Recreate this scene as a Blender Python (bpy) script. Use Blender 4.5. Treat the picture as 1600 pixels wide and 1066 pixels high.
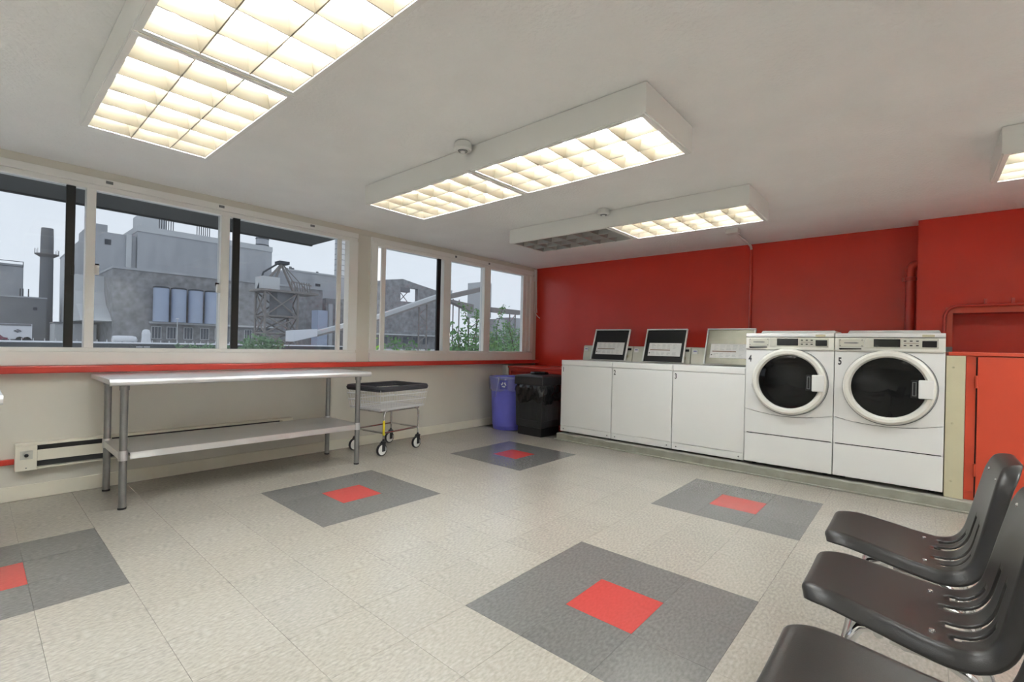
import bpy, bmesh, math, random
from mathutils import Vector, Matrix
random.seed(7)
for o in list(bpy.data.objects): bpy.data.objects.remove(o)
SC = bpy.context.scene
COL = SC.collection
R = math.radians
PI = math.pi

# ------------------------------------------------------------------ camera
yaw, roll = R(-41.0), R(1.3)
fw = Vector((math.sin(yaw), math.cos(yaw), 0))
rt = Vector((math.cos(yaw), -math.sin(yaw), 0))
up = rt.cross(fw)
r2 = rt*math.cos(roll) + up*math.sin(roll)
u2 = -rt*math.sin(roll) + up*math.cos(roll)
cam = bpy.data.cameras.new('camera'); camo = bpy.data.objects.new('camera', cam); COL.objects.link(camo)
CAM = Vector((0, 0, 1.114))
camo.matrix_world = Matrix(((r2.x, u2.x, -fw.x, CAM.x), (r2.y, u2.y, -fw.y, CAM.y), (r2.z, u2.z, -fw.z, CAM.z), (0, 0, 0, 1)))
cam.sensor_width = 36; cam.lens = 736/1600*36; cam.shift_y = 7.5/1600; cam.clip_end = 2000; cam.clip_start = .05
SC.camera = camo
# ------------------------------------------------------------------ world: overcast sky
SKY = .70
TUBE = 40.0
w = bpy.data.worlds.new('overcast'); SC.world = w; w.use_nodes = True
bg = w.node_tree.nodes['Background']; bg.inputs[0].default_value = (.91, .95, 1, 1); bg.inputs[1].default_value = SKY
SC.view_settings.view_transform = 'Standard'; SC.view_settings.look = 'None'
SC.view_settings.gamma = 1; SC.view_settings.use_curve_mapping = False
SC.view_settings.exposure = 0.72

# ------------------------------------------------------------------ materials
def lin(c):
    return tuple(((v/255)/12.92 if v/255 <= .04045 else ((v/255+.055)/1.055)**2.4) for v in c)
M = {}
def mat(name, rgb, rough=.5, metal=0, var=0, scale=8, bump=0, bscale=60, coat=0, spec=.5, stretch=None, emit=0, rnd=0, ior=1.5):
    m = bpy.data.materials.new(name); m.use_nodes = True; nt = m.node_tree; b = nt.nodes['Principled BSDF']
    c = lin(rgb); b.inputs['Base Color'].default_value = (*c, 1)
    b.inputs['Roughness'].default_value = rough; b.inputs['Metallic'].default_value = metal
    b.inputs['Coat Weight'].default_value = coat; b.inputs['Specular IOR Level'].default_value = spec; b.inputs['IOR'].default_value = ior
    tc = nt.nodes.new('ShaderNodeTexCoord'); src = tc.outputs['Object']
    if stretch:
        mp = nt.nodes.new('ShaderNodeMapping'); mp.inputs['Scale'].default_value = stretch
        nt.links.new(src, mp.inputs[0]); src = mp.outputs[0]
    if var or rnd:
        n = nt.nodes.new('ShaderNodeTexNoise'); n.inputs['Scale'].default_value = scale; n.inputs['Detail'].default_value = 5
        nt.links.new(src, n.inputs['Vector'])
        mr = nt.nodes.new('ShaderNodeMapRange'); mr.inputs[1].default_value = .25; mr.inputs[2].default_value = .75
        mr.inputs[3].default_value = 1-var; mr.inputs[4].default_value = 1+var
        nt.links.new(n.outputs['Fac'], mr.inputs[0]); fac = mr.outputs[0]
        if rnd:
            oi = nt.nodes.new('ShaderNodeObjectInfo'); ad = nt.nodes.new('ShaderNodeMath'); ad.operation = 'MULTIPLY_ADD'
            ad.inputs[1].default_value = rnd*2; ad.inputs[2].default_value = -rnd
            nt.links.new(oi.outputs['Random'], ad.inputs[0])
            a2 = nt.nodes.new('ShaderNodeMath'); nt.links.new(ad.outputs[0], a2.inputs[0]); nt.links.new(fac, a2.inputs[1]); fac = a2.outputs[0]
        vm = nt.nodes.new('ShaderNodeVectorMath'); vm.operation = 'SCALE'; vm.inputs[0].default_value = c
        nt.links.new(fac, vm.inputs['Scale']); nt.links.new(vm.outputs[0], b.inputs['Base Color'])
    if bump:
        n2 = nt.nodes.new('ShaderNodeTexNoise'); n2.inputs['Scale'].default_value = bscale; n2.inputs['Detail'].default_value = 3
        nt.links.new(src, n2.inputs['Vector'])
        bp = nt.nodes.new('ShaderNodeBump'); bp.inputs['Strength'].default_value = bump; bp.inputs['Distance'].default_value = .01
        nt.links.new(n2.outputs['Fac'], bp.inputs['Height']); nt.links.new(bp.outputs[0], b.inputs['Normal'])
    if emit:
        b.inputs['Emission Color'].default_value = (*c, 1); b.inputs['Emission Strength'].default_value = emit
    M[name] = m; return m
def thin(name, rgb, gloss=.06, rough=.02, dust=0.0, dustrgb=(200, 205, 210), film='ShaderNodeBsdfTranslucent'):
    """tinted sheet: transparent + a little mirror + a film of dust"""
    m = bpy.data.materials.new(name); m.use_nodes = True; nt = m.node_tree; nt.nodes.clear()
    out = nt.nodes.new('ShaderNodeOutputMaterial'); tr = nt.nodes.new('ShaderNodeBsdfTransparent'); tr.inputs[0].default_value = (*lin(rgb), 1)
    gl = nt.nodes.new('ShaderNodeBsdfGlossy'); gl.inputs['Roughness'].default_value = rough
    lw = nt.nodes.new('ShaderNodeLayerWeight'); pw = nt.nodes.new('ShaderNodeMath'); pw.operation = 'POWER'; pw.inputs[1].default_value = 5
    fr = nt.nodes.new('ShaderNodeMath'); fr.operation = 'MULTIPLY_ADD'; fr.inputs[1].default_value = .6; fr.inputs[2].default_value = gloss*.5
    nt.links.new(lw.outputs['Facing'], pw.inputs[0]); nt.links.new(pw.outputs[0], fr.inputs[0])
    mx = nt.nodes.new('ShaderNodeMixShader'); nt.links.new(fr.outputs[0], mx.inputs[0]); nt.links.new(tr.outputs[0], mx.inputs[1]); nt.links.new(gl.outputs[0], mx.inputs[2])
    last = mx
    if dust:
        df = nt.nodes.new(film); df.inputs[0].default_value = (*lin(dustrgb), 1)
        n = nt.nodes.new('ShaderNodeTexNoise'); n.inputs['Scale'].default_value = 5; n.inputs['Detail'].default_value = 8
        tc = nt.nodes.new('ShaderNodeTexCoord'); nt.links.new(tc.outputs['Object'], n.inputs['Vector'])
        mr = nt.nodes.new('ShaderNodeMapRange'); mr.inputs[3].default_value = dust*.5; mr.inputs[4].default_value = dust*1.5; nt.links.new(n.outputs['Fac'], mr.inputs[0])
        m2 = nt.nodes.new('ShaderNodeMixShader'); nt.links.new(mr.outputs[0], m2.inputs[0]); nt.links.new(mx.outputs[0], m2.inputs[1]); nt.links.new(df.outputs[0], m2.inputs[2]); last = m2
    nt.links.new(last.outputs[0], out.inputs[0]); M[name] = m; return m

mat('ceiling', (243, 243, 240), .8, bump=.5, bscale=55, var=.03, scale=3)
mat('wall_cream', (214, 210, 198), .55, var=.03, scale=2)
mat('wall_hidden', (238, 237, 232), .6)
mat('wall_red', (205, 56, 40), .26, var=.05, scale=2, bump=.05, bscale=30)
mat('red_gloss', (192, 57, 43), .3)
mat('red_orange', (192, 68, 42), .38, var=.04, scale=2)
mat('white_trim', (236, 235, 230), .4)
mat('cream_trim', (232, 227, 210), .45, var=.03)
mat('tile_light', (154, 148, 138), .245, var=0.22, scale=95, stretch=(1, .45, 1), bump=.004, bscale=10, rnd=.03, ior=1.75)
mat('tile_grey', (101, 100, 97), .245, var=0.24, scale=95, stretch=(1, .45, 1), bump=.004, bscale=10, rnd=.03, ior=1.75)
mat('tile_red', (168, 60, 55), .245, var=0.1, scale=95, stretch=(1, .45, 1), bump=.004, bscale=10, rnd=.03, ior=1.75)
mat('floor_joint', (88, 85, 76), .8)
mat('concrete', (140, 139, 128), .7, var=.18, scale=9, bump=.15, bscale=40)
mat('enamel', (236, 237, 235), .32)
mat('enamel_warm', (233, 232, 224), .3)
mat('console_grey', (205, 204, 192), .4)
mat('beige', (196, 190, 160), .5, var=.05, scale=5)
mat('black', (14, 14, 15), .45)
mat('black_gloss', (8, 8, 9), .12)
mat('gap', (20, 20, 20), .9)  # near-black that paints the shade in seams and gaps
mat('fin_grey', (84, 86, 88), .6, .5)
mat('bin_black', (34, 35, 37), .45, bump=.05, bscale=200)
mat('bag_black', (20, 20, 22), .16, bump=.5, bscale=14)
mat('blue', (106, 108, 214), .45, var=.04)
mat('blue_dark', (70, 72, 160), .5)
mat('shell', (40, 38, 36), .32, bump=.06, bscale=350, var=.06, scale=5)
mat('chrome', (205, 205, 205), .12, 1)
mat('steel', (226, 227, 228), .42, 1, var=.04, scale=3)
mat('galv', (150, 151, 150), .4, .9, var=.12, scale=14)
mat('steel_lid', (128, 127, 116), .38, .9, var=.25, scale=6)
mat('drum', (120, 121, 122), .35, .8)
mat('rubber', (30, 30, 32), .6)
mat('rim_grey', (58, 59, 64), .45)
mat('wire', (236, 237, 238), .3, .1)
mat('yellow', (222, 204, 40), .5)
mat('paper', (226, 226, 224), .7)
mat('ink', (60, 60, 62), .7)
mat('ink_pale', (176, 178, 180), .7)
mat('brown', (120, 92, 70), .6)
mat('white_plastic', (225, 225, 220), .4)
mat('louver_lit', (172, 162, 142), .42, .75)  # warm lamp glow put into the blade colour; the unlit copy stays neutral
mat('louver_off', (168, 167, 162), .42, .75)
mat('housing', (238, 238, 233), .45)
mat('tube_on', (242, 248, 255), .4, emit=TUBE)
mat('tube_off', (225, 225, 222), .3)
mat('grey_box', (120, 122, 122), .5)
mat('dark_alu', (14, 16, 18), .4)
mat('awning', (26, 31, 30), .7)
thin('window_glass', (240, 243, 246), dust=.035)
thin('door_glass', (128, 131, 136), rough=.03)
thin('liner', (235, 236, 245), dust=.22, rough=.2, dustrgb=(235, 236, 245), film='ShaderNodeBsdfDiffuse')
mat('fog_a', (166, 169, 174), .9, var=.14, scale=.35, stretch=(1, 1, .3))  # fog greys: distance haze put into the building colours, no volume
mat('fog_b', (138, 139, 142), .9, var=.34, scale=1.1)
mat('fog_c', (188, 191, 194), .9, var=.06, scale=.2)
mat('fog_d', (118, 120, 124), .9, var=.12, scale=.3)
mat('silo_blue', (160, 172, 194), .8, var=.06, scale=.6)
mat('far_dark', (62, 65, 72), .9)
mat('far_pane', (88, 94, 104), .5)
mat('far_white', (214, 217, 224), .8)
mat('rust_steel', (128, 124, 122), .85, var=.12, scale=2)
mat('ground', (190, 190, 188), .95, var=.15, scale=.1)
mat('barge', (66, 72, 76), .8, var=.1, scale=.4)
mat('truck_red', (120, 60, 78), .7)
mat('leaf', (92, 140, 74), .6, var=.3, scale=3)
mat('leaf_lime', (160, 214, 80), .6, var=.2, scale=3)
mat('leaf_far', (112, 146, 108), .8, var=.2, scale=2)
mat('stem', (58, 50, 40), .8)

# ------------------------------------------------------------------ mesh helpers
def wl(p):
    v = Vector((0, 0, 0))
    while p: v = v + p.location; p = p.parent
    return v
class MB:
    def __init__(s): s.v = []; s.f = []
    def add(s, vs, fs):
        b = len(s.v); s.v += [tuple(v) for v in vs]; s.f += [tuple(i+b for i in f) for f in fs]; return s
    def box(s, x0, x1, y0, y1, z0, z1):
        return s.add([(x0,y0,z0),(x1,y0,z0),(x1,y1,z0),(x0,y1,z0),(x0,y0,z1),(x1,y0,z1),(x1,y1,z1),(x0,y1,z1)],
                     [(0,3,2,1),(4,5,6,7),(0,1,5,4),(1,2,6,5),(2,3,7,6),(3,0,4,7)])
    def frame(s, axis, a, b, u0, u1, v0, v1, wd):
        """rectangular ring in the plane normal to axis"""
        for (p0, p1, q0, q1) in ((u0, u1, v0, v0+wd), (u0, u1, v1-wd, v1), (u0, u0+wd, v0+wd, v1-wd), (u1-wd, u1, v0+wd, v1-wd)):
            if axis == 'y': s.box(p0, p1, a, b, q0, q1)
            elif axis == 'x': s.box(a, b, p0, p1, q0, q1)
            else: s.box(p0, p1, q0, q1, a, b)
        return s
    def tube(s, pts, r, n=8, closed=False, r1=None):
        pts = [Vector(p) for p in pts]; m = len(pts); b = len(s.v); prev = None
        for i, p in enumerate(pts):
            if closed: d = pts[(i+1) % m]-pts[i-1]
            else: d = pts[min(i+1, m-1)]-pts[max(i-1, 0)]
            d.normalize()
            if prev is None: a = d.orthogonal().normalized()
            else:
                a = prev-d*prev.dot(d)
                a = a.normalized() if a.length > 1e-6 else d.orthogonal().normalized()
            prev = a; c = d.cross(a); rr = r if r1 is None else r+(r1-r)*i/(m-1)
            for k in range(n):
                t = 2*PI*k/n; s.v.append(tuple(p+a*(rr*math.cos(t))+c*(rr*math.sin(t))))
        for i in range(m if closed else m-1):
            i2 = (i+1) % m
            for k in range(n):
                k2 = (k+1) % n; s.f.append((b+i*n+k, b+i*n+k2, b+i2*n+k2, b+i2*n+k))
        if not closed:
            s.f.append(tuple(b+k for k in range(n))[::-1]); s.f.append(tuple(b+(m-1)*n+k for k in range(n)))
        return s
    def prism(s, poly, axis, a, b):
        n = len(poly)
        def P(p, h): return (h, p[0], p[1]) if axis == 'x' else (p[0], h, p[1]) if axis == 'y' else (p[0], p[1], h)
        vs = [P(p, a) for p in poly]+[P(p, b) for p in poly]
        return s.add(vs, [tuple(range(n))[::-1], tuple(range(n, 2*n))]+[(i, (i+1) % n, n+(i+1) % n, n+i) for i in range(n)])
    def lathe(s, prof, c, n=24, axis='z', cap=True):
        b = len(s.v); m = len(prof)
        for (r, h) in prof:
            for k in range(n):
                t = 2*PI*k/n; u, v = r*math.cos(t), r*math.sin(t)
                s.v.append((c[0]+u, c[1]+v, c[2]+h) if axis == 'z' else (c[0]+u, c[1]+h, c[2]+v) if axis == 'y' else (c[0]+h, c[1]+u, c[2]+v))
        for i in range(m-1):
            for k in range(n):
                k2 = (k+1) % n; s.f.append((b+i*n+k, b+i*n+k2, b+(i+1)*n+k2, b+(i+1)*n+k))
        if cap:
            s.f.append(tuple(b+k for k in range(n))[::-1]); s.f.append(tuple(b+(m-1)*n+k for k in range(n)))
        return s
    def build(s, name, m, parent=None, smooth=False, bevel=0, seg=2, loc=None):
        o0 = wl(parent) if parent else Vector(loc) if loc else Vector((0, 0, 0))
        me = bpy.data.meshes.new(name); me.from_pydata([tuple(Vector(v)-o0) for v in s.v], [], s.f)
        bm = bmesh.new(); bm.from_mesh(me)
        bmesh.ops.recalc_face_normals(bm, faces=bm.faces)
        if bevel:
            es = [e for e in bm.edges if len(e.link_faces) == 2 and e.calc_face_angle(0) > .6]
            bmesh.ops.bevel(bm, geom=es, offset=bevel, segments=seg, affect='EDGES', profile=.5, clamp_overlap=True)
        bm.to_mesh(me); bm.free()
        me.materials.append(M[m])
        if smooth:
            me.polygons.foreach_set('use_smooth', [True]*len(me.polygons))
            if hasattr(me, 'set_sharp_from_angle'): me.set_sharp_from_angle(angle=R(40))
        o = bpy.data.objects.new(name, me); COL.objects.link(o)
        if parent: o.parent = parent
        elif loc: o.location = loc
        return o
def BX(*a): return MB().box(*a)
def tag(o, label, cat, group=None):
    o['label'] = label; o['category'] = cat
    if group: o['group'] = group
    return o
def thing(name, label, cat, loc=(0, 0, 0), group=None):
    o = bpy.data.objects.new(name, None); o.empty_display_size = .1; COL.objects.link(o); o.location = loc
    return tag(o, label, cat, group)
def struct(o): o['kind'] = 'structure'; return o
def dup(root, loc, label=None, rz=None):
    r = root.copy(); COL.objects.link(r); r.location = loc
    if rz is not None: r.rotation_euler[2] = rz
    if label: r['label'] = label
    for ch in list(root.children):
        c = ch.copy(); COL.objects.link(c); c.parent = r
        for g in list(ch.children):
            d = g.copy(); COL.objects.link(d); d.parent = c
    return r
def text_mesh(txt, size, name, m, parent, place, xs=1.0):
    """flat printed characters; place maps (u right, v up) to a world point"""
    cu = bpy.data.curves.new('t', 'FONT'); cu.body = txt; cu.size = size; cu.offset = size*.032; cu.resolution_u = 3
    ob = bpy.data.objects.new('t', cu); COL.objects.link(ob); dg = bpy.context.evaluated_depsgraph_get()
    me = bpy.data.meshes.new_from_object(ob.evaluated_get(dg)); bpy.data.objects.remove(ob)
    o0 = wl(parent)
    for v in me.vertices: v.co = Vector(place(v.co.x*xs, v.co.y))-o0
    me.materials.clear(); me.materials.append(M[m]); me.name = name
    o = bpy.data.objects.new(name, me); COL.objects.link(o); o.parent = parent; return o

# ------------------------------------------------------------------ room shell
XL, YB, XR, YF, ZC = -4.57, 5.82, 2.6, -1.6, 2.33
YP = 4.66            # front of the concrete plinth
fl = struct(BX(XL, XR, YF, YB, -.12, -.003).build('floor', 'floor_joint'))
TX, TY = .3086, .3048; SX, SY = -.99, 1.862
g = .0006
tile_me = {}
def tile_mesh(m):
    if m not in tile_me:
        o = BX(-TX/2+g, TX/2-g, -TY/2+g, TY/2-g, -.003, 0).build('tile', m); tile_me[m] = o.data; bpy.data.objects.remove(o)
    return tile_me[m]
rest = {}
def inview(x, y):
    d = Vector((x, y, 0))-CAM; z = d.dot(fw)
    if z < .25: return False
    u = 800+736*d.dot(r2)/z; v = 540.5-736*d.dot(u2)/z
    return -150 < u < 1720 and v < 1230
for i in range(-13, 14):
    for j in range(-13, 11):
        cx, cy = SX+i*TX, SY+j*TY
        x0, x1, y0, y1 = max(cx-TX/2, XL), min(cx+TX/2, XR), max(cy-TY/2, YF), min(cy+TY/2, YP)
        if x1-x0 < .01 or y1-y0 < .01: continue
        a, b = (i+3) % 7-3, (j+3) % 6-3
        m = 'tile_red' if a == 0 and b == 0 else 'tile_grey' if abs(a) <= 1 and abs(b) <= 1 else 'tile_light'
        full = x1-x0 > TX-.001 and y1-y0 > TY-.001
        if not inview(cx, cy): rest.setdefault(m, MB()).box(x0+g, x1-g, y0+g, y1-g, -.003, 0); continue
        if full:
            o = bpy.data.objects.new('tile', tile_mesh(m)); o.location = (cx, cy, 0); COL.objects.link(o); o.parent = fl
            if random.random() < .5: o.rotation_euler[2] = PI
        else:
            BX(x0+g, x1-g, y0+g, y1-g, -.003, 0).build('tile', m, fl)
for m, mb in rest.items():
    o = mb.build('tiles_beyond_view', m, fl); o['kind'] = 'stuff'
struct(BX(XL-.2, XR+.2, YF-.2, YB+.2, ZC, ZC+.15).build('ceiling', 'ceiling'))

# wall with the windows
WA0, WA1, WB0, WB1 = -1.2, 2.708, 2.871, 5.73
ZS, ZH = .905, 2.275
wlft = MB()
wlft.box(XL-.15, XL, YF, YB, -.12, ZS-.05)
wlft.box(XL-.15, XL, YF, YB, ZH, ZC)
wlft.box(XL-.15, XL-.012, WA1, WB0, ZS-.05, ZH)
wlft.box(XL-.15, XL, YF, WA0, ZS-.05, ZH)
wlft.box(XL-.15, XL, WB1, YB, ZS-.05, ZH)
struct(wlft.build('wall_left', 'wall_cream'))
struct(BX(XL, XL+.016, YF, 5.0, 0, .098).build('baseboard_left', 'cream_trim', bevel=.003))
struct(BX(XL-.10, XL+.085, YF, YB-.002, ZS-.05, ZS).build('trim_1', 'red_gloss', bevel=.008))       # red window ledge
# red wall
struct(BX(XL-.15, XR+.15, YB, YB+.15, -.12, ZC).build('wall_back', 'wall_red'))
YBUMP = 5.6
bump = MB()
NX0, NX1, NZ0, NZ1 = .2, 1.6, 1.156, 1.485
bump.box(-.04, XR, YBUMP, YB-.001, NZ1, ZC-.001); bump.box(-.04, XR, YBUMP, YB-.001, 0, NZ0)
bump.box(-.04, NX0, YBUMP, YB-.001, NZ0, NZ1); bump.box(NX1, XR, YBUMP, YB-.001, NZ0, NZ1)
struct(bump.build('wall_back_projection', 'wall_red'))
tr = MB(); tr.box(NX0-.045, NX1+.04, YBUMP-.012, YBUMP-.001, NZ1, NZ1+.05); tr.box(NX0-.045, NX0, YBUMP-.012, YBUMP-.001, NZ0, NZ1)
struct(tr.build('trim_2', 'red_orange'))
struct(BX(XR, XR+.15, YF, YB, -.12, ZC).build('wall_right', 'wall_hidden'))
struct(BX(XL-.15, XR+.15, YF-.15, YF, -.12, ZC).build('wall_front', 'wall_hidden'))
# concrete plinth under the machines
pl = MB(); pl.box(-3.31, XR, YP, YB-.001, 0, .078)
struct(pl.build('trim_3', 'concrete', bevel=.008))
struct(BX(-3.33, XR, YP-.03, YP-.001, 0, .012).build('trim_4', 'concrete', bevel=.004))

# ------------------------------------------------------------------ windows
GX = -4.615                      # glass plane
ZG0, ZG1 = 1.03, 2.187
def win_frame(name, y0, y1, gaps):
    mb = MB()
    mb.box(XL-.09, XL+.012, y0, y1, ZS+.001, ZG0-.03)          # bottom board
    mb.box(XL-.09, XL-.004, y0, y1, ZG0-.03, ZG0)              # bottom track
    mb.box(XL-.09, XL-.004, y0, y1, ZG1, ZG1+.035)             # head track
    mb.box(XL-.09, XL+.012, y0, y1, ZG1+.035, ZH-.001)           # head board
    return struct(mb.build(name, 'white_trim', bevel=.003))
def jamb(p, name, y0, y1, x1=XL+.004, m='white_trim', x0=XL-.085):
    return BX(x0, x1, y0, y1, ZG0+.0005, ZG1-.0005).build(name, m, p, bevel=.003)
def pane(p, y0, y1, x=GX):
    return BX(x-.002, x+.002, y0, y1, ZG0+.001, ZG1-.001).build('pane', 'window_glass', p)
def stile(p, y0, y1, m, x=GX+.012):
    return BX(x-.013, x+.013, y0, y1, ZG0+.001, ZG1-.001).build('sash_stile', m, p, bevel=.002)
w1 = win_frame('window_1', WA0, WA1, None)
jamb(w1, 'jamb', WA0, WA0+.08)
pane(w1, WA0+.08, .432, GX+.006); stile(w1, .432, .482, 'dark_alu'); pane(w1, .482, .537, GX-.02)
jamb(w1, 'mullion', .537, .590)
pane(w1, .590, 1.406)
jamb(w1, 'mullion', 1.406, 1.471)
pane(w1, 1.471, 1.505, GX-.02); stile(w1, 1.505, 1.562, 'dark_alu'); pane(w1, 1.562, 2.492, GX+.006); stile(w1, 2.492, 2.535, 'white_trim')
jamb(w1, 'jamb', 2.605, WA1, XL+.012)
for z in (1.08,): pass
for y, z in ((.600, 1.60), (1.395, 1.55)):
    BX(XL-.03, XL+.012, y-.014, y+.014, z-.035, z+.035).build('latch', 'white_plastic', w1, bevel=.004)
    BX(XL-.035, XL-.031, y-.018, y+.018, z+.02, z+.05).build('latch', 'black', w1)
BX(GX+.026, GX+.036, .462, .482, 1.55, 1.62).build('latch', 'black', w1)
for y in (.66, 1.40, 2.2): BX(XL+.0121, XL+.02, y-.02, y+.02, 2.243, 2.262).build('blind_bracket', 'grey_box', w1)
w2 = win_frame('window_2', WB0, WB1, None)
jamb(w2, 'jamb', WB0, 2.951, XL+.012)
stile(w2, 3.022, 3.075, 'white_trim'); pane(w2, 3.075, 3.83, GX+.006); stile(w2, 3.83, 3.885, 'dark_alu'); pane(w2, 3.885, 3.918, GX-.02)
jamb(w2, 'mullion', 3.918, 4.035)
pane(w2, 4.035, 4.65)
jamb(w2, 'mullion', 4.65, 4.77)
pane(w2, 4.77, 5.53)
jamb(w2, 'jamb', 5.53, 5.60, XL-.03); jamb(w2, 'jamb', 5.60, 5.66, XL-.012); jamb(w2, 'jamb', 5.66, WB1, XL+.012)
for y in (4.10, 4.72): BX(XL+.0121, XL+.02, y-.012, y+.012, 2.235, 2.26).build('blind_bracket', 'grey_box', w2)
for o in list(w1.children)+list(w2.children): pass
# blind cord by the corner
cd = thing('blind_cord', 'white looped blind cord hanging by the corner of the red wall', 'cord', (XL+.03, 5.76, 1.5))
BX(XL+.0125, XL+.04, 5.735, 5.775, 2.12, 2.30).build('clutch', 'white_plastic', cd, bevel=.005)
MB().tube([(XL+.03, 5.75, 2.12), (XL+.032, 5.75, 1.95), (XL+.034, 5.745, 1.78), (XL+.036, 5.72, 1.66), (XL+.05, 5.74, 1.62), (XL+.07, 5.78, 1.57), (XL+.09, 5.80, 1.55)], .006, 6).build('cord_loop', 'white_plastic', cd, True)
MB().tube([(XL+.04, 5.76, 2.12), (XL+.045, 5.765, 1.9), (XL+.05, 5.76, 1.72), (XL+.06, 5.76, 1.63)], .005, 6).build('cord_loop', 'white_plastic', cd, True)

# ------------------------------------------------------------------ ceiling lights
def light(label, x0, yc, lit=(True, True), length=2.31, wd=.57):
    zb, zt = 2.18, ZC-.003
    t = thing('ceiling_light', label, 'light', (x0+length/2, yc, zb), 'louvred ceiling lights')
    y0, y1 = yc-wd/2, yc+wd/2; x1 = x0+length
    hb = MB(); th = .012
    hb.box(x0, x1, y0, y0+th, zb+.006, zt); hb.box(x0, x1, y1-th, y1, zb+.006, zt)
    hb.box(x0, x0+th, y0+th, y1-th, zb+.006, zt); hb.box(x1-th, x1, y0+th, y1-th, zb+.006, zt)
    hb.box(x0+th, x1-th, y0+th, y1-th, zt-.012, zt); hb.box(x0+length/2-.008, x0+length/2+.008, y0+th, y1-th, zb+.02, zt-.012)
    hb.build('housing', 'housing', t)
    hl = length/2
    for k in range(2):
        a, b = x0+k*hl+.008, x0+(k+1)*hl-.008
        on = lit[k]; lm = 'louver_lit' if on else 'louver_off'
        fr = MB().frame('z', zb, zb+.006, a, b, y0+.004, y1-.004, .022).build('louver_frame', 'white_trim', t)
        ia, ib, ja, jb = a+.022, b-.022, y0+.026, y1-.026
        h0, h1 = zb+.001, zb+.060
        for q in range(1, 3):
            y = ja+(jb-ja)*q/3
            MB().prism([(y-.0025, h0), (y+.0025, h0), (y+.018, h1), (y-.018, h1)], 'x', ia, ib).build('louver_blade', lm, fr)
        for q in range(1, 6):
            x = ia+(ib-ia)*q/6
            MB().prism([(x-.0025, h0+.0005), (x+.0025, h0+.0005), (x+.022, h1-.001), (x-.022, h1-.001)], 'y', ja, jb).build('louver_blade', lm, fr)
        for (y, d_) in ((ja, 1), (jb, -1)):
            MB().prism([(y-d_*.001, zb+.0062), (y+d_*.002, zb+.0062), (y+d_*.018, h1), (y-d_*.001, h1)], 'x', ia, ib).build('louver_blade', lm, fr)
        for (x, d_) in ((ia, 1), (ib, -1)):
            MB().prism([(x-d_*.001, zb+.0064), (x+d_*.002, zb+.0064), (x+d_*.022, h1-.001), (x-d_*.001, h1-.001)], 'y', ja, jb).build('louver_blade', lm, fr)
        for q in range(3):
            y = ja+(jb-ja)*(q+.5)/3
            tb = MB().tube([(a+.05, y, zb+.098), (b-.05, y, zb+.098)], .014, 10).build('tube', 'tube_on' if on else 'tube_off', t, True)
            for e in (a+.03, b-.03): BX(e-.014, e+.014, y-.016, y+.016, zb+.06, zt-.02).build('socket', 'white_plastic', tb)
    return t
light('near ceiling light box over the steel table, cut by the photo top edge', -3.24, .635)
light('middle ceiling light box with a round sensor beside its centre', -3.27, 2.275)
light('far ceiling light box by the red wall, its left half unlit', -3.27, 3.97, (False, True))
light('ceiling light box at the right edge of the photo near the red wall', .302, 3.84)
light('added unseen ceiling light box above and to the right of the chairs', .302, 1.9)  # added out of view to raise the room light
light('added unseen ceiling light box overhead just right of the camera', .302, .2)  # added as well, unseen, so the whole room gets brighter
light('added unseen ceiling light box behind the camera over the second steel table', -3.24, -1.0)  # another unseen box, added for more light on the room
def sensor(x, y, label):
    t = thing('ceiling_sensor', label, 'sensor', (x, y, ZC-.05), 'ceiling sensors')
    MB().lathe([(.045, -.002), (.052, -.012), (.054, -.045), (.046, -.052)], (x, y, ZC), 24).build('sensor_body', 'white_plastic', t, True)
    MB().lathe([(.030, -.0521), (.028, -.056), (.016, -.057)], (x, y, ZC), 20).build('ring', 'grey_box', t, True)
    MB().lathe([(.016, -.0571), (.013, -.064), (.004, -.068)], (x, y, ZC), 16).build('lens', 'paper', t, True)
sensor(-2.10, 1.925, 'round white ceiling sensor beside the middle light box')
sensor(-2.12, 3.62, 'round white ceiling sensor beside the far half-unlit light box')

# ------------------------------------------------------------------ conduits on the red wall
c = thing('conduit', 'thin red and white conduit from ceiling box down the red wall', 'pipe', (-1.475, 5.79, 1.2))
BX(-1.50, -1.38, 4.93, 5.03, ZC-.05, ZC-.001).build('junction_box', 'white_plastic', c, bevel=.006)
MB().tube([(-1.44, 5.03, ZC-.02), (-1.475, 5.70, ZC-.02), (-1.475, 5.77, ZC-.03), (-1.475, 5.795, ZC-.06)], .013, 10).build('white_run', 'white_plastic', c, True)
MB().tube([(-1.475, 5.797, ZC-.06), (-1.475, 5.797, .9)], .013, 10).build('red_run', 'red_gloss', c, True)
c = thing('standpipe', 'thick red pipe with elbow beside the wall projection', 'pipe', (-.085, 5.72, .9))
MB().tube([(-.088, 5.72, .9), (-.088, 5.72, 1.84), (-.088, 5.72, 1.89), (-.082, 5.722, 1.925), (-.066, 5.725, 1.945), (-.042, 5.73, 1.952)], .036, 14).build('pipe', 'red_gloss', c, True)
MB().lathe([(.037, 0), (.045, .004), (.045, .03), (.037, .034)], (-.088, 5.72, 1.80), 16).build('collar', 'red_gloss', c, True)
BX(-.15, -.125, 5.70, 5.74, 1.80, 1.83).build('clamp_ear', 'red_gloss', c)
c = thing('niche_conduit', 'thin red conduit bent around the wall niche', 'pipe', (.15, 5.57, 1.2))
pts = [(.147, 5.568, 1.185), (.147, 5.568, 1.44)]+[(.147+.09*(1-math.cos(a)), 5.568, 1.44+.105*math.sin(a)) for a in [PI/2*k/6 for k in range(1, 7)]]+[(1.6, 5.568, 1.545)]
MB().tube(pts, .0125, 10).build('pipe', 'red_gloss', c, True)
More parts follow.
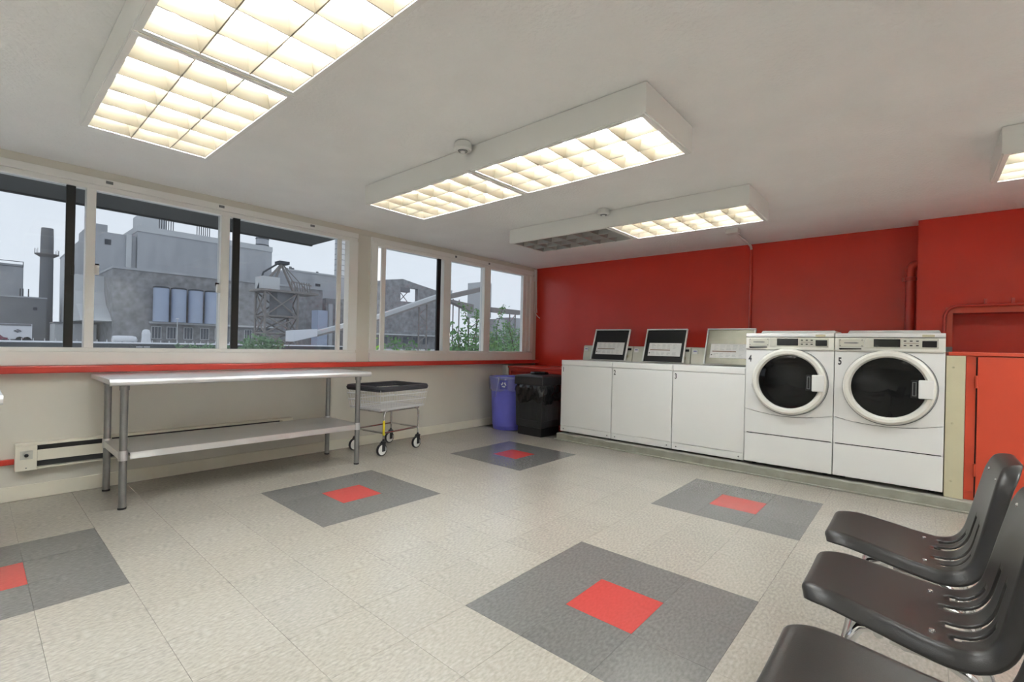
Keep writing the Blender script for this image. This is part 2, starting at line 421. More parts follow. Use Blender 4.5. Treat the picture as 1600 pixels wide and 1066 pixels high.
BX(.135, .20, 5.535, 5.585, 1.146, 1.19).build('outlet_box', 'grey_box', c, bevel=.004)
for x in (.40, .56): BX(x-.008, x+.008, 5.575, 5.598, 1.545, 1.60).build('clip', 'red_gloss', c)

# ------------------------------------------------------------------ red low cabinet in the corner + filler board
c = thing('corner_cabinet', 'low red cabinet in the corner behind the two bins', 'cabinet', (-3.9, 5.12, 0))
BX(-4.46, -3.335, 5.10, YB-.02, 0, .80).build('body', 'red_gloss', c)
MB().frame('y', 5.07, 5.099, -4.46, -3.335, .02, .80, .045).build('face_frame', 'red_gloss', c, bevel=.003)
BX(-4.47, -3.33, 5.06, YB-.02, .801, .825).build('top', 'red_gloss', c, bevel=.004)
struct(BX(XL+.001, -4.472, 5.06, 5.09, 0, .835).build('trim_5', 'white_trim', bevel=.003))

# ------------------------------------------------------------------ washers
WW = .69; WY = 4.72
def washer(label, num, x0, lidm):
    t = thing('washing_machine', label, 'washer', (x0+WW/2, WY+.33, .078), 'top-loading washers 1 to 3')
    a, b = x0+.003, x0+WW-.003
    BX(a, b, WY+.012, 5.40, .105, .955).build('body', 'enamel', t, bevel=.006)
    BX(a, b, WY, WY+.0119, .165, .892).build('front_panel', 'enamel', t, bevel=.004)
    kp = BX(a, b, WY+.001, WY+.0119, .098, .162).build('kick_plate', 'enamel', t, bevel=.003)
    for x in (a+.045, b-.045): MB().lathe([(.007, 0), (.006, -.004)], (x, WY+.001, .128), 10, 'y').build('screw', 'grey_box', kp)
    BX(a, b, WY-.002, WY+.0119, .896, .958).build('top_lip', 'enamel', t, bevel=.008)
    for x in (a+.06, b-.06): MB().lathe([(.018, .0), (.018, .0265)], (x, WY+.08, .0785), 12).build('foot', 'black', t)
    cs = MB().prism([(5.19, .957), (5.215, 1.135), (5.235, 1.142), (5.40, 1.142), (5.40, .957)], 'x', a, b).build('console', 'console_grey', t, bevel=.004)
    BX(b-.09, b-.012, 5.198, 5.204, 1.092, 1.118).build('coin_slot', 'black', cs)
    BX(a+.02, a+.075, 5.196, 5.205, 1.07, 1.115).build('program_label', 'paper', cs)
    BX(a+.03, a+.065, 5.1955, 5.1959, 1.095, 1.104).build('print', 'blue_dark', cs)
    BX(b-.10, b-.045, 5.192, 5.198, 1.005, 1.035).build('sticker', 'beige', cs)
    # open lid, leaning back
    la, lb = x0+.175, x0+.65; y0, z0 = 5.09, .972; ln = .395; th = R(19)
    def L(u, v, d): return (la+u, y0+v*math.sin(th)+d*math.cos(th), z0+v*math.cos(th)-d*math.sin(th))
    def slab(mb, u0, u1, v0, v1, d0, d1):
        vs = [L(u, v, d) for d in (d0, d1) for (u, v) in ((u0, v0), (u1, v0), (u1, v1), (u0, v1))]
        return mb.add(vs, [(0, 1, 2, 3), (7, 6, 5, 4), (0, 4, 5, 1), (1, 5, 6, 2), (2, 6, 7, 3), (3, 7, 4, 0)])
    W_ = lb-la
    lid = slab(MB(), 0, W_, 0, ln, .012, .02)
    lid = MB(); slab(lid, 0, W_, 0, ln, .016, .022); slab(lid, 0, .010, 0, ln, -.006, .0159); slab(lid, W_-.010, W_, 0, ln, -.006, .0159); slab(lid, .0101, W_-.0101, ln-.010, ln, -.006, .0159)
    lid = lid.build('lid', 'enamel', t)
    ip = slab(MB(), .012, W_-.012, .004, ln-.012, .006, .0155).build('inner_panel', lidm, lid, bevel=.004)
    slab(MB(), .055, W_-.045, .07, .225, .003, .0055).build('instruction_label', 'paper', lid)
    slab(MB(), .075, W_-.165, .137, .146, .0015, .0028).build('print_bar', 'brown', lid)
    slab(MB(), .065, .078, .098, .109, .0015, .0028).build('print_mark', 'ink', lid)
    pr = MB()
    random.seed(num)
    for q in range(9):
        v = .085+q*.015
        if .125 < v < .155: continue
        for k in range(5):
            u = .09+k*.062; slab(pr, u, u+random.uniform(.02, .05), v, v+.003, .0018, .0028)
    pr.build('small_print', 'ink_pale', lid)
    text_mesh(str(num), .075, 'unit_number', 'ink', t, lambda u, v: (a+.018+u, WY-.0008, .818+v), .62)
    return t
washer('leftmost white top-loading washer marked 1, black lid raised', 1, -3.30, 'black')
washer('middle white top-loading washer marked 2, black lid raised', 2, -2.608, 'black')
washer('white top-loading washer marked 3, bare steel lid raised', 3, -1.916, 'steel_lid')

# ------------------------------------------------------------------ dryers / front loaders
DW = .678
def dryer(label, num, x0):
    t = thing('front_load_machine', label, 'dryer', (x0+DW/2, WY+.33, .078), 'front-loading machines 4 and 5')
    a, b = x0+.002, x0+DW-.002; Y = WY-.02
    cx, cz, rh = x0+.347, .855, .262
    # cabinet shell, open at the front
    sh = MB(); sh.box(a, a+.01, Y+.02, 5.42, .108, 1.275); sh.box(b-.01, b, Y+.02, 5.42, .108, 1.275)
    sh.box(a+.0101, b-.0101, Y+.02, 5.42, 1.262, 1.275); sh.box(a+.0101, b-.0101, 5.41, 5.42, .108, 1.2619); sh.box(a+.0101, b-.0101, Y+.02, 5.4099, .108, .12)
    sh.build('cabinet', 'enamel', t)
    def seam(x): u = (x-a)/(b-a); return .594-.045*(1-(2*u-1)**2)
    # upper front with round opening
    angs = sorted([2*PI*k/72 for k in range(72)]+[math.atan2(zz-cz, xx-cx) % (2*PI) for xx in (a, b) for zz in (.594, 1.128)])
    inner, outer = [], []
    for th in angs:
        c_, s_ = math.cos(th), math.sin(th); ts = []
        if c_ > 1e-6: ts.append((b-cx)/c_)
        if c_ < -1e-6: ts.append((a-cx)/c_)
        if s_ > 1e-6: ts.append((1.128-cz)/s_)
        tt = min(ts) if ts else 9
        if s_ < -1e-6:
            q = .3
            for _ in range(60): q = .5*q+.5*((seam(min(max(cx+q*c_, a), b))-cz)/s_)
            tt = min(tt, q)
        inner.append((cx+rh*c_, cz+rh*s_)); outer.append((cx+tt*c_, cz+tt*s_))
    n = len(angs); mb = MB()
    vs = [(p[0], Y, p[1]) for p in outer]+[(p[0], Y, p[1]) for p in inner]+[(p[0], Y+.019, p[1]) for p in outer]+[(p[0], Y+.019, p[1]) for p in inner]
    fs = []
    for i in range(n):
        j = (i+1) % n; fs += [(i, j, n+j, n+i), (2*n+j, 2*n+i, 3*n+i, 3*n+j), (j, i, 2*n+i, 2*n+j), (n+i, n+j, 3*n+j, 3*n+i)]
    mb.add(vs, fs).build('front_panel', 'enamel', t)
    # lower panel under the curved seam
    N = 24; xs = [a+(b-a)*k/N for k in range(N+1)]
    MB().prism([(a, .376), (b, .376)]+[(x, seam(x)-.005) for x in xs[::-1]], 'y', Y+.003, Y+.019).build('lower_panel', 'enamel', t)
    BX(a, b, Y+.002, Y+.019, .108, .367).build('kick_panel', 'enamel', t, bevel=.003)
    BX(a+.004, b-.004, Y+.0195, Y+.024, .12, 1.13).build('seal_backing', 'gap', t) if False else None
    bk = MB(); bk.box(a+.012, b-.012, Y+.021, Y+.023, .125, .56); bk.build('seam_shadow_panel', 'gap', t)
    for x in (a+.06, b-.06): MB().lathe([(.02, 0), (.02, .029)], (x, WY+.09, .0785), 12).build('foot', 'black', t)
    # drum behind the opening
    MB().lathe([(rh+.012, 0), (rh-.01, .03), (.29, .05), (.29, .42), (.10, .45), (.0, .45)], (cx, Y+.0196, cz), 40, 'y', cap=False).build('drum', 'drum', t, True)
    for k in range(3):
        an = 2*PI*k/3+.5; px, pz = cx+.265*math.cos(an), cz+.265*math.sin(an)
        MB().tube([(px, Y+.10, pz), (px, Y+.42, pz)], .028, 8).build('drum_paddle', 'drum', t, True)
    # door: ring, bowl glass, handle, hinge
    d = MB().lathe([(.284, 0), (.288, -.012), (.284, -.034), (.268, -.046), (.246, -.044), (.236, -.032), (.232, -.010), (.232, 0)], (cx, Y-.001, cz), 64, 'y', cap=False).build('door', 'enamel_warm', t, True)
    MB().lathe([(.290, 0), (.294, -.004), (.290, -.008), (.2885, -.004)], (cx+.004, Y-.0008, cz-.002), 64, 'y', cap=False).build('door_gasket', 'grey_box', d, True)
    MB().lathe([(.2315, -.012), (.20, -.020), (.12, -.030), (.0, -.034)], (cx, Y-.001, cz), 48, 'y', cap=False).build('door_glass', 'door_glass', d, True)
    hx = cx+.183
    BX(hx, hx+.088, Y-.062, Y-.0455, cz-.068, cz+.072).build('door_handle', 'enamel', d, bevel=.008)
    BX(hx+.02, hx+.05, Y-.0454, Y-.036, cz-.03, cz+.03).build('handle_mount', 'enamel_warm', d)
    BX(hx-.045, hx-.002, Y-.050, Y-.036, cz-.066, cz+.070).build('handle_recess', 'black', d, bevel=.006)
    MB().frame('y', Y-.052, Y-.0505, hx-.035, hx-.012, cz-.05, cz+.055, .004).build('recess_trim', 'grey_box', d)
    BX(cx-.297, cx-.289, Y-.02, Y-.001, cz-.055, cz-.035).build('hinge', 'enamel', d)
    # console
    cs = MB().prism([(Y-.004, 1.131), (Y-.012, 1.142), (Y-.012, 1.236), (Y-.004, 1.242), (Y+.019, 1.242), (Y+.019, 1.131)], 'x', a, b).build('console', 'enamel_warm', t, bevel=.002)
    q = Y-.0121
    BX(x0+.028, x0+.192, q-.006, q, 1.168, 1.232).build('coin_plate', 'console_grey', cs, bevel=.003)
    for u in (.038, .182):
        for z in (1.176, 1.224): MB().lathe([(.0045, 0), (.004, -.002)], (x0+u, q-.006, z), 8, 'y').build('screw', 'grey_box', cs)
    MB().prism([(x0+.065, 1.196), (x0+.145, 1.194), (x0+.165, 1.200), (x0+.145, 1.206), (x0+.065, 1.204)], 'y', q-.0075, q-.0062).build('coin_mark', 'grey_box', cs)
    MB().prism([(x0+.028, 1.158), (x0+.178, 1.158), (x0+.178, 1.150), (x0+.035, 1.144)], 'y', q-.003, q-.0002).build('coin_slot', 'black', cs)
    BX(x0+.20, x0+.637, q-.003, q, 1.160, 1.236).build('control_plate', 'console_grey', cs, bevel=.002)
    q2 = q-.0031
    BX(x0+.256, x0+.418, q2-.003, q2, 1.171, 1.232).build('display', 'black_gloss', cs, bevel=.002)
    for u in (.446, .482, .518):
        for z in (1.184, 1.218): BX(x0+u-.008, x0+u+.008, q2-.003, q2, z-.004, z+.004).build('button', 'black', cs)
    BX(x0+.440, x0+.526, q2-.001, q2, 1.1995, 1.2025).build('button_line', 'brown', cs)
    BX(x0+.546, x0+.628, q2-.005, q2, 1.172, 1.220).build('card_reader', 'black', cs, bevel=.004)
    for z in (1.170, 1.228): BX(x0+.632, x0+.636, q2-.002, q2, z-.002, z+.002).build('screw', 'grey_box', cs)
    # top
    MB().prism([(Y-.014, 1.246), (Y-.014, 1.268), (Y-.006, 1.279), (5.42, 1.286), (5.42, 1.276), (Y+.019, 1.276), (Y+.019, 1.246)], 'x', a, b).build('top_cover', 'enamel', t, bevel=.004)
    MB().prism([(a+.055, 1.2868), (b-.018, 1.2868), (b-.03, 1.312), (a+.068, 1.312)], 'y', 4.98, 5.40).build('top_hump', 'enamel', t, bevel=.005)
    BX(x0+.545, x0+.615, Y-.0148, Y-.0142, 1.248, 1.267).build('sticker', 'beige', t)
    text_mesh(str(num), .082, 'unit_number', 'ink', t, lambda u, v: (a+.022+u, Y-.0008, 1.022+v), .62)
    return t
dryer('white front-loading machine marked 4 with dark round door', 4, -1.222)
dryer('white front-loading machine marked 5 beside the beige panel', 5, -.542)
fp = tag(BX(.140, .243, 4.71, 5.55, .0785, 1.115).build('filler_panel', 'beige', bevel=.003), 'tall beige filler panel between machine 5 and the red cabinet', 'panel')
for z in (.20, .62, 1.03):
    MB().lathe([(.007, 0), (.004, -.003)], (.178, 4.7099, z), 10, 'y').build('screw', 'beige', fp)

# ------------------------------------------------------------------ big red cabinet at right
c = thing('red_cabinet', 'tall orange-red cabinet with hinged door right of the machines', 'cabinet', (1.0, 5.1, .0785))
BX(.246, 2.3, 4.76, 5.585, .0785, 1.115).build('body', 'red_orange', c)
MB().frame('y', 4.74, 4.7599, .246, 2.3, .0785, 1.115, .055).build('face_frame', 'red_orange', c, bevel=.002)
BX(.15, 2.3, 4.715, 5.585, 1.1165, 1.142).build('top', 'red_orange', c, bevel=.004)
d = BX(.306, 1.0, 4.722, 4.739, .098, 1.108).build('door', 'red_orange', c, bevel=.002)
BX(.2985, .3045, 4.7385, 4.7395, .098, 1.108).build('door_gap_shade', 'gap', c)  # solid dark strip standing in for the shade of the gap
for z in (.30, .93): MB().tube([(.300, 4.722, z-.045), (.300, 4.722, z+.045)], .0075, 8).build('hinge', 'red_orange', d, True)

# ------------------------------------------------------------------ steel work tables
def steel_table():
    t = thing('work_table', 'long stainless steel work table with undershelf below the wide window', 'table', (-4.165, 1.50, 0), 'steel work tables')
    x0, x1, y0, y1, z = -4.505, -3.81, .575, 2.425, .845
    BX(x0, x1-.02, y0+.02, y1-.02, z-.004, z).build('tabletop', 'steel', t)
    tp = t.children[0]
    prof = [(x1-.02, z), (x1-.008, z-.001), (x1, z-.010), (x1+.004, z-.022), (x1, z-.036), (x1-.012, z-.042), (x1-.018, z-.040), (x1-.02, z-.034), (x1-.02, z-.004)]
    MB().prism(prof, 'y', y0, y1).build('rolled_edge', 'steel', tp, True)
    BX(x0, x1-.0201, y0, y0+.0199, z-.034, z).build('side_apron', 'steel', tp, bevel=.003)
    BX(x0, x1-.0201, y1-.0199, y1, z-.034, z).build('side_apron', 'steel', tp, bevel=.003)
    lx, ly = (-4.43, -3.885), (.66, 2.335)
    for x in lx:
        for y in ly:
            lg = MB().lathe([(.020, 0), (.021, .012), (.021, .80), (.021, z-.0045)], (x, y, 0), 18).build('leg', 'galv', t, True)
            MB().lathe([(.0235, 0), (.0235, .012)], (x, y, 0), 14).build('foot', 'rubber', lg, True)
            MB().lathe([(.0262, .315), (.027, .32), (.027, .375), (.0262, .38)], (x, y, 0), 18, cap=False).build('shelf_collar', 'steel', lg, True)
            MB().lathe([(.027, z-.075), (.027, z-.0046)], (x, y, 0), 18, cap=False).build('top_socket', 'galv', lg, True)
    sf = MB(); a, b, e, f = lx[0]-.028, lx[1]+.028, ly[0]-.0, ly[1]+.0
    sf.box(a+.05, b-.05, e-.02, f+.02, .362, .366); sf.box(a, a+.05, e+.03, f-.03, .362, .366); sf.box(b-.05, b, e+.03, f-.03, .362, .366)
    sf.box(b-.004, b, e+.03, f-.03, .322, .362); sf.box(a, a+.004, e+.03, f-.03, .322, .362)
    sf.box(a+.055, b-.055, e-.02, e-.016, .322, .362); sf.box(a+.055, b-.055, f+.016, f+.02, .322, .362)
    sh = sf.build('undershelf', 'steel', t)
    BX(b+.0002, b+.001, e+.04, e+.17, .328, .352).build('sticker', 'paper', sh)
    return t
tb = steel_table()
dup(tb, (-3.405, -.825, 0), 'steel work table mostly out of view at the left edge')

# ------------------------------------------------------------------ baseboard heater + raceway
h = thing('baseboard_heater', 'white electric baseboard heater with thermostat under the steel table', 'heater', (-4.535, 1.1, .2))
hx0, hx1 = XL+.0005, -4.505
hp = MB(); hp.box(hx0, hx1, .205, 2.03, .368, .384); hp.box(hx0, hx0+.006, .31, 1.93, .215, .3679); hp.box(hx1-.012, hx1-.003, .31, 1.93, .262, .335); hp.box(hx0, hx1-.01, .31, 1.93, .205, .215)
hp.build('casing', 'cream_trim', h, bevel=.002)
ec = BX(hx0, hx1+.003, .205, .3095, .203, .3675).build('end_cap', 'cream_trim', h, bevel=.004)
BX(hx0, hx1+.003, 1.9305, 2.03, .203, .3675).build('end_cap', 'cream_trim', h, bevel=.004)
BX(hx1+.0031, hx1+.0045, .228, .288, .280, .337).build('dial_plate', 'console_grey', ec)
MB().lathe([(.011, 0), (.010, .014), (.006, .016)], (hx1+.0046, .258, .307), 14, 'x').build('dial_knob', 'black', ec, True)
MB().lathe([(.004, 0), (.003, .002)], (hx1+.0031, .258, .222), 8, 'x').build('screw', 'grey_box', ec)
BX(hx0+.007, hx0+.010, .312, 1.928, .216, .366).build('heating_element', 'fin_grey', h)
rw = tag(BX(XL+.0005, XL+.028, YF+.01, .204, .247, .283).build('wall_raceway', 'red_gloss', bevel=.003), 'red cable raceway on the wall left of the heater', 'raceway')

# ------------------------------------------------------------------ laundry cart
def cart():
    t = thing('laundry_cart', 'chrome wire laundry cart with grey bumper rim on casters', 'cart', (0, 0, 0))
    L_, W_, zr = .335, .255, .672        # half length (local x), half width (local y), rim height
    bl, bw, zb = .300, .225, .445
    def rr(hx, hy, r, z, n=5):
        p = []
        for (sx, sy, a0) in ((1, 1, 0), (-1, 1, 90), (-1, -1, 180), (1, -1, 270)):
            for k in range(n+1):
                a = R(a0+90*k/n); p.append((sx*(hx-r)+r*math.cos(a), sy*(hy-r)+r*math.sin(a), z))
        return p
    rim = MB()
    for z, hx, hy in ((zr, L_, W_), (zr-.013, L_+.004, W_+.004), (zr-.026, L_, W_)): rim.tube(rr(hx, hy, .05, z), .014, 8, True)
    rim.build('bumper_rim', 'rim_grey', t, True)
    def pan(name, wires): 
        mb = MB()
        for a, b, r in wires: mb.tube([a, b], r, 5)
        return mb.build(name, 'wire', t, True)
    def mixp(a, b, f): return tuple(a[i]+(b[i]-a[i])*f for i in range(3))
    top = [(L_, W_, zr-.02), (-L_, W_, zr-.02), (-L_, -W_, zr-.02), (L_, -W_, zr-.02)]
    bot = [(bl, bw, zb), (-bl, bw, zb), (-bl, -bw, zb), (bl, -bw, zb)]
    for k in range(4):
        A, B, C, D = top[k], top[(k+1) % 4], bot[(k+1) % 4], bot[k]
        n = 18 if k % 2 == 0 else 13; ws = []
        for i in range(n+1): ws.append((mixp(A, B, i/n), mixp(D, C, i/n), .0021))
        for f in (.28, .58, .92): ws.append((mixp(A, D, f), mixp(B, C, f), .0042))
        pan('wire_side', ws)
    ws = []
    for i in range(25): x = -bl+2*bl*i/24; ws.append(((x, -bw, zb), (x, bw, zb), .0018))
    for i in range(13): y = -bw+2*bw*i/12; ws.append(((-bl, y, zb+.003), (bl, y, zb+.003), .0018))
    pan('wire_floor', ws)
    MB().tube(rr(bl-.03, bw-.03, .03, zb-.012), .010, 8, True).build('base_hoop', 'chrome', t, True)
    gx, gy = .24, .205
    for sx in (1, -1):
        for sy in (1, -1):
            x, y = sx*gx, sy*gy
            lg = MB().tube([(x-sx*.05, y-sy*.01, zb-.012), (x-sx*.015, y-sy*.004, zb-.02), (x, y, zb-.055), (x, y, zb-.09), (x, y, .165)], .0105, 10).build('leg', 'chrome', t, True)
            if sx == -1 and sy == -1:
                MB().tube([(x, y, .20), (x, y, .345)], .0122, 10).build('tag', 'yellow', lg, True)
            cs = MB(); cs.lathe([(.006, .125), (.028, .130), (.028, .140), (.012, .150), (.011, .165)], (x, y, 0), 14)
            cs.box(x-.03, x+.012, y-.019, y-.016, .045, .128); cs.box(x-.03, x+.012, y+.016, y+.019, .045, .128)
            cs = cs.build('caster_fork', 'rubber', t)
            wx = x-.022
            MB().lathe([(.050, -.012), (.060, -.010), (.062, 0), (.060, .010), (.050, .012)], (wx, y, .062), 22, 'y', cap=False).build('tire', 'rubber', cs, True)
            MB().lathe([(.050, -.0115), (.030, -.006), (.012, -.013), (.012, .013), (.030, .006), (.050, .0115)], (wx, y, .062), 22, 'y').build('wheel', 'white_plastic', cs, True)
    rl = MB()
    for (a, b) in (((gx, gy), (-gx, gy)), ((-gx, gy), (-gx, -gy)), ((-gx, -gy), (gx, -gy)), ((gx, -gy), (gx, gy))):
        MB().tube([(a[0], a[1], .222), (b[0], b[1], .222)], .009, 8).build('lower_rail', 'chrome', t, True)
    return t
ct = cart(); ct.location = (-4.232, 2.90, 0); ct.rotation_euler[2] = R(98.5)

# ------------------------------------------------------------------ bins
b = thing('recycling_bin', 'round blue recycling bin with clear liner over its rim', 'bin', (-4.21, 4.80, 0))
bc = (-4.21, 4.80, 0)
MB().lathe([(.200, 0), (.208, .01), (.232, .50), (.236, .52), (.250, .525), (.258, .665), (.268, .672), (.268, .695), (.252, .697), (.246, .66), (.215, .05), (.0, .045)], bc, 40, cap=False).build('tub', 'blue', b, True)
ln_ = MB(); N = 60
rows = [(.247, .60), (.251, .68), (.262, .706), (.274, .700), (.275, .66), (.272, .60), (.262, .52)]
vs = []; 
for i, (r, z) in enumerate(rows):
    for k in range(N):
        a = 2*PI*k/N; w_ = (.004*math.sin(7*a+i)+.003*math.sin(17*a+2*i)) if i > 1 else 0
        vs.append((bc[0]+(r+w_)*math.cos(a), bc[1]+(r+w_)*math.sin(a), z+(.012*math.sin(5*a)+.008*math.sin(11*a) if i == len(rows)-1 else .003*math.sin(13*a))))
fs = [(i*N+k, i*N+(k+1) % N, (i+1)*N+(k+1) % N, (i+1)*N+k) for i in range(len(rows)-1) for k in range(N)]
ln_.add(vs, fs).build('liner_bag', 'liner', b, True)
ad = math.atan2(-4.80, 4.21)-.05       # faces the camera side of the room
def bpt(r, a, z): return (bc[0]+r*math.cos(a), bc[1]+r*math.sin(a), z)
MB().tube([bpt(.279, ad-.42, .70), bpt(.281, ad-.45, .66), bpt(.279, ad-.50, .58), bpt(.268, ad-.62, .50), bpt(.256, ad-.70, .44)], .006, 6).build('liner_tie', 'liner', b, True)
def plate(name, a0, a1, z0, z1, r, m, th=.004):
    mb = MB(); n = 8; vs = []
    for k in range(n+1):
        a = a0+(a1-a0)*k/n
        for (rr_, z) in ((r, z0), (r, z1), (r+th, z1), (r+th, z0)): vs.append(bpt(rr_, a, z))
    fs = [(4*k+q, 4*k+(q+1) % 4, 4*k+4+(q+1) % 4, 4*k+4+q) for k in range(n) for q in range(4)]+[(3, 2, 1, 0), (4*n, 4*n+1, 4*n+2, 4*n+3)]
    return mb.add(vs, fs).build(name, m, b)
em = plate('emblem_panel', ad-.38, ad-.02, .545, .665, .281, 'blue_dark')
arrow = [(-.030, -.012), (.006, -.012), (.006, -.024), (.030, -.003), (.006, .018), (.006, .006), (-.024, .006)]
ar = MB(); ac = ad-.20
for k in range(3):
    an = 2*PI*k/3; pl_ = []
    for (u, v) in arrow:
        v2 = v-.026; uu, vv = u*math.cos(an)-v2*math.sin(an), u*math.sin(an)+v2*math.cos(an)
        pl_.append((uu*.8, vv*.8))
    v0 = [bpt(.2855, ac+u/.285, .605+v) for u, v in pl_]; v1 = [bpt(.2862, ac+u/.285, .605+v) for u, v in pl_]
    m_ = len(pl_); ar.add(v0+v1, [tuple(range(m_)), tuple(range(m_, 2*m_))[::-1]]+[(i, (i+1) % m_, m_+(i+1) % m_, m_+i) for i in range(m_)])
ar.build('recycling_symbol', 'far_white', em)

b = thing('trash_bin', 'square black trash bin with fluted sides and black bag', 'bin', (-3.675, 4.775, 0))
bx, by, hw = -3.675, 4.775, .205
def sq(mb, prof, n=1):
    vs = []; 
    for (h_, z) in prof: vs += [(bx-h_, by-h_, z), (bx+h_, by-h_, z), (bx+h_, by+h_, z), (bx-h_, by+h_, z)]
    fs = [(4*i+k, 4*i+(k+1) % 4, 4*i+4+(k+1) % 4, 4*i+4+k) for i in range(len(prof)-1) for k in range(4)]
    fs += [(3, 2, 1, 0), tuple(4*(len(prof)-1)+k for k in range(4))]
    return mb.add(vs, fs)
sq(MB(), [(.185, 0), (.188, .105), (.18, .106)]).build('base', 'black', b, bevel=.006)
bd = sq(MB(), [(.200, .107), (.204, .12), (.216, .60), (.20, .62)]).build('body', 'bin_black', b, bevel=.008)
def face(k, u, z, d):     # point on side face k at lateral u, height z, proud by d
    h_ = .2015+(z-.107)*.0325+d
    return [(bx+u, by-h_, z), (bx+h_, by+u, z), (bx-u, by+h_, z), (bx-h_, by-u, z)][k]
for k in range(4):
    for i in range(13):
        u = -.132+i*.022; mb = MB()
        vs = [face(k, u+du, z, d) for z in (.20, .43) for du, d in ((-.006, 0), (.006, 0), (.003, .006), (-.003, .006))]
        mb.add(vs, [(0, 1, 2, 3)[::-1], (4, 5, 6, 7), (0, 1, 5, 4), (1, 2, 6, 5), (2, 3, 7, 6), (3, 0, 4, 7)]).build('flute', 'bin_black', bd)
    for u0, u1 in ((-.15, .15),):
        vs = [face(k, u, z, d) for d in (.0, .010) for u, z in ((u0, .178), (u1, .178), (u1, .196), (u0, .196))]
        MB().add(vs, [(3, 2, 1, 0), (4, 5, 6, 7), (0, 1, 5, 4), (1, 2, 6, 5), (2, 3, 7, 6), (3, 0, 4, 7)]).build('panel_ledge', 'bin_black', bd)
# bag hanging over the rim, wrinkled
NB = 96; rows = [(.63, .006), (.60, .020), (.56, .024), (.52, .024), (.48, .020), (.45, .014), (.43, .006)]
vs = []
for i, (z, d) in enumerate(rows):
    for k in range(NB):
        a = 2*PI*(k+.5)/NB; c_, s_ = math.cos(a), math.sin(a); mxx = max(abs(c_), abs(s_))
        e = (abs(c_)**6+abs(s_)**6)**(1/6.)
        r_ = (.2015+(min(z, .6)-.107)*.0325+d+.007*math.sin(3*a+i*1.3)*(i > 0)+.007*math.sin(13*a+i*1.4+1)*(i > 0)+.003*math.sin(29*a-i))/e
        sag = .03*math.sin(4*a+.6)*(i/6.)+.012*math.sin(9*a)*(i/6.)
        vs.append((bx+r_*c_, by+r_*s_, z+sag-.012*(i > 4)))
fs = [(i*NB+k, i*NB+(k+1) % NB, (i+1)*NB+(k+1) % NB, (i+1)*NB+k) for i in range(len(rows)-1) for k in range(NB)]
MB().add(vs, fs).build('bag', 'bag_black', b, True)
ld = sq(MB(), [(.222, .632), (.226, .64), (.222, .735), (.206, .75), (.12, .762), (.0, .765)]).build('lid', 'bin_black', b, bevel=.006)
MB().lathe([(.115, .7621), (.118, .775), (.108, .79), (.092, .785), (.088, .768)], (bx, by, 0), 32).build('opening_ring', 'black_gloss', ld, True)

